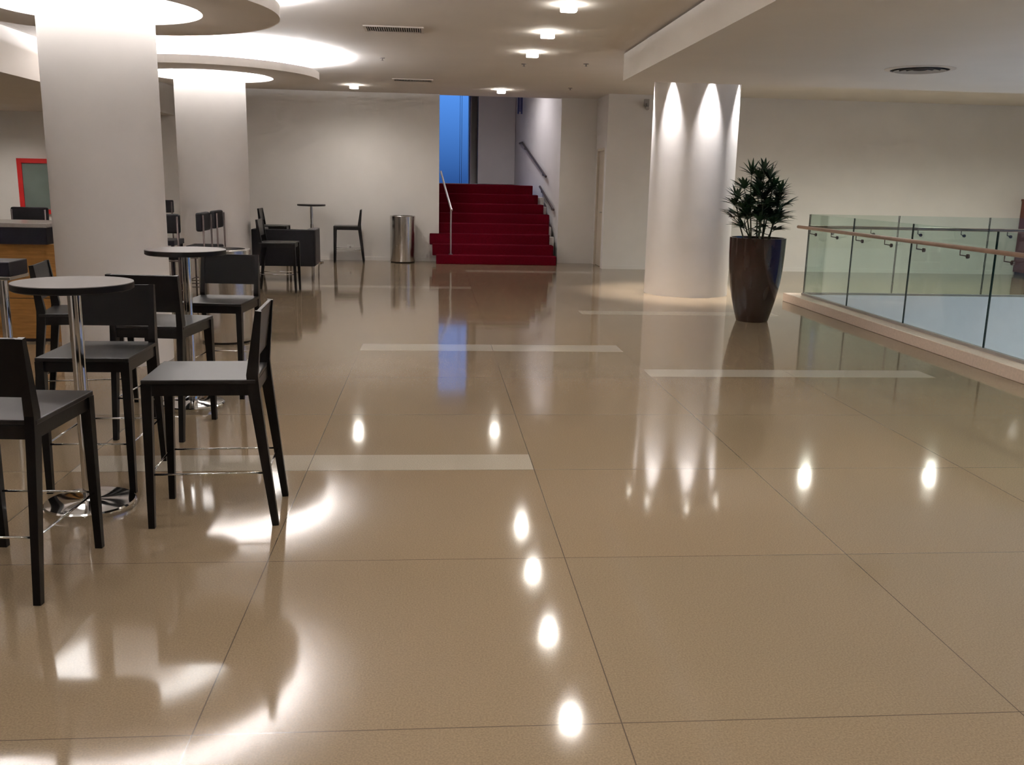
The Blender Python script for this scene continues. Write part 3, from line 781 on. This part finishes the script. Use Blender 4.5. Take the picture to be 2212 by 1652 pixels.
for px, py, hh, lx, ly, n in ((0.0, -0.03, 0.86, 0.00, 0.0, 6), (0.06, 0.03, 0.78, 0.05, 0.03, 6), (-0.07, 0.02, 0.78, -0.06, 0.0, 6), (0.10, -0.05, 0.60, 0.12, -0.06, 6),
                              (-0.10, -0.06, 0.62, -0.12, -0.04, 6), (0.02, 0.10, 0.70, 0.02, 0.10, 5), (0.14, 0.05, 0.46, 0.12, 0.04, 5), (-0.13, 0.06, 0.48, -0.12, 0.06, 5),
                              (-0.03, -0.11, 0.54, -0.02, -0.12, 5), (-0.06, 0.0, 0.30, -0.14, -0.05, 3), (0.09, 0.0, 0.30, 0.08, -0.10, 3), (0.04, -0.02, 0.72, 0.10, -0.02, 6)):
    cane(px, py, hh * 0.93, lx * (0.72 if lx > 0 else 1.0), ly, n + 2)

# ------------------------------------------------------------------ small wall fittings
t = thing('wall_socket', 'white wall socket plate low on the far wall behind a stool', 'socket', (-1.66, YB, 0.26))
MB().box(-0.06, 0.06, -0.010, 0, -0.04, 0.04, 0.003).build('plate', M['white'], t)
MB().lathe([(0.02, 0), (0.02, 0.004)], 20).build('socket_hole', M['greyplastic'], t).matrix_local = Matrix.Translation((0, -0.0105, 0)) @ Euler((radians(90), 0, 0)).to_matrix().to_4x4()
t = thing('security_camera', 'small grey security camera high on the wall left of the right column', 'camera', (3.93, 17.6, 3.10))
MB().box(-0.05, 0.05, -0.03, 0, -0.08, 0.05, 0.006).build('mount', M['greyplastic'], t)
b = MB(); b.tube([(0.0, -0.03, -0.03), (-0.01, -0.12, -0.09)], 0.012, 10); b.build('arm', M['greyplastic'], t)
b = MB(); b.tube([(0.0, -0.05, -0.10), (-0.03, -0.24, -0.13)], 0.036, 16); b.build('body', M['greyplastic'], t)

# ------------------------------------------------------------------ world: blue evening sky
w = bpy.data.worlds.new('World'); scene.world = w; w.use_nodes = True
nt = w.node_tree; N, L = nt.nodes, nt.links
bg = N['Background']
tc = N.new('ShaderNodeTexCoord'); sp = N.new('ShaderNodeSeparateXYZ'); L.new(tc.outputs['Generated'], sp.inputs[0])
mr = N.new('ShaderNodeMapRange'); mr.inputs['From Min'].default_value = -0.005; mr.inputs['From Max'].default_value = 0.085
L.new(sp.outputs['Z'], mr.inputs['Value'])
rp = N.new('ShaderNodeValToRGB')
rp.color_ramp.elements[0].color = (0.022, 0.070, 0.235, 1); rp.color_ramp.elements[1].color = (0.085, 0.255, 0.72, 1)
L.new(mr.outputs[0], rp.inputs['Fac']); L.new(rp.outputs['Color'], bg.inputs['Color'])
bg.inputs['Strength'].default_value = 1.0
for nm, loc, rot, sx, sy in (('window_portal', (XR + 0.1, 5.5, 0.325), (0, radians(90), 0), 5.05, 11.0),):
    ld = bpy.data.lights.new(nm, 'AREA'); ld.shape = 'RECTANGLE'; ld.size = sx; ld.size_y = sy; ld.cycles.is_portal = True
    o = bpy.data.objects.new(nm, ld); col.objects.link(o); o.location = loc; o.rotation_euler = rot

# ------------------------------------------------------------------ camera
F_PX, YAW, PITCH, ROLL = 1991.95, 0.0870439, 0.2142965, 0.0219541
f = Vector((sin(YAW) * cos(PITCH), cos(YAW) * cos(PITCH), -sin(PITCH)))
rt = Vector((cos(YAW), -sin(YAW), 0)); up = rt.cross(f)
r_ = rt * cos(ROLL) + up * sin(ROLL); u_ = -rt * sin(ROLL) + up * cos(ROLL)
cd = bpy.data.cameras.new('camera'); cam = bpy.data.objects.new('camera', cd); col.objects.link(cam)
cam.matrix_world = Matrix(((r_.x, u_.x, -f.x, 0), (r_.y, u_.y, -f.y, 0), (r_.z, u_.z, -f.z, 1.6), (0, 0, 0, 1)))
cd.sensor_fit = 'HORIZONTAL'; cd.sensor_width = 36.0; cd.lens = F_PX / 2212 * 36.0
cd.clip_start = 0.05; cd.clip_end = 200
scene.camera = cam

vs = scene.view_settings
scene.display_settings.display_device = 'sRGB'
vs.view_transform = 'Standard'; vs.look = 'None'; vs.gamma = 1.0; vs.use_curve_mapping = False
vs.exposure = 0.30
scene.cycles.use_denoising = True
scene.cycles.max_bounces = 6; scene.cycles.diffuse_bounces = 3; scene.cycles.glossy_bounces = 3
scene.cycles.use_adaptive_sampling = True; scene.cycles.adaptive_threshold = 0.15
scene.cycles.adaptive_min_samples = 24
M['lens'].cycles.emission_sampling = 'NONE'; M['cove'].cycles.emission_sampling = 'FRONT'
scene.cycles.transparent_max_bounces = 24
scene.cycles.caustics_reflective = False; scene.cycles.caustics_refractive = False
scene.cycles.sample_clamp_indirect = 6.0
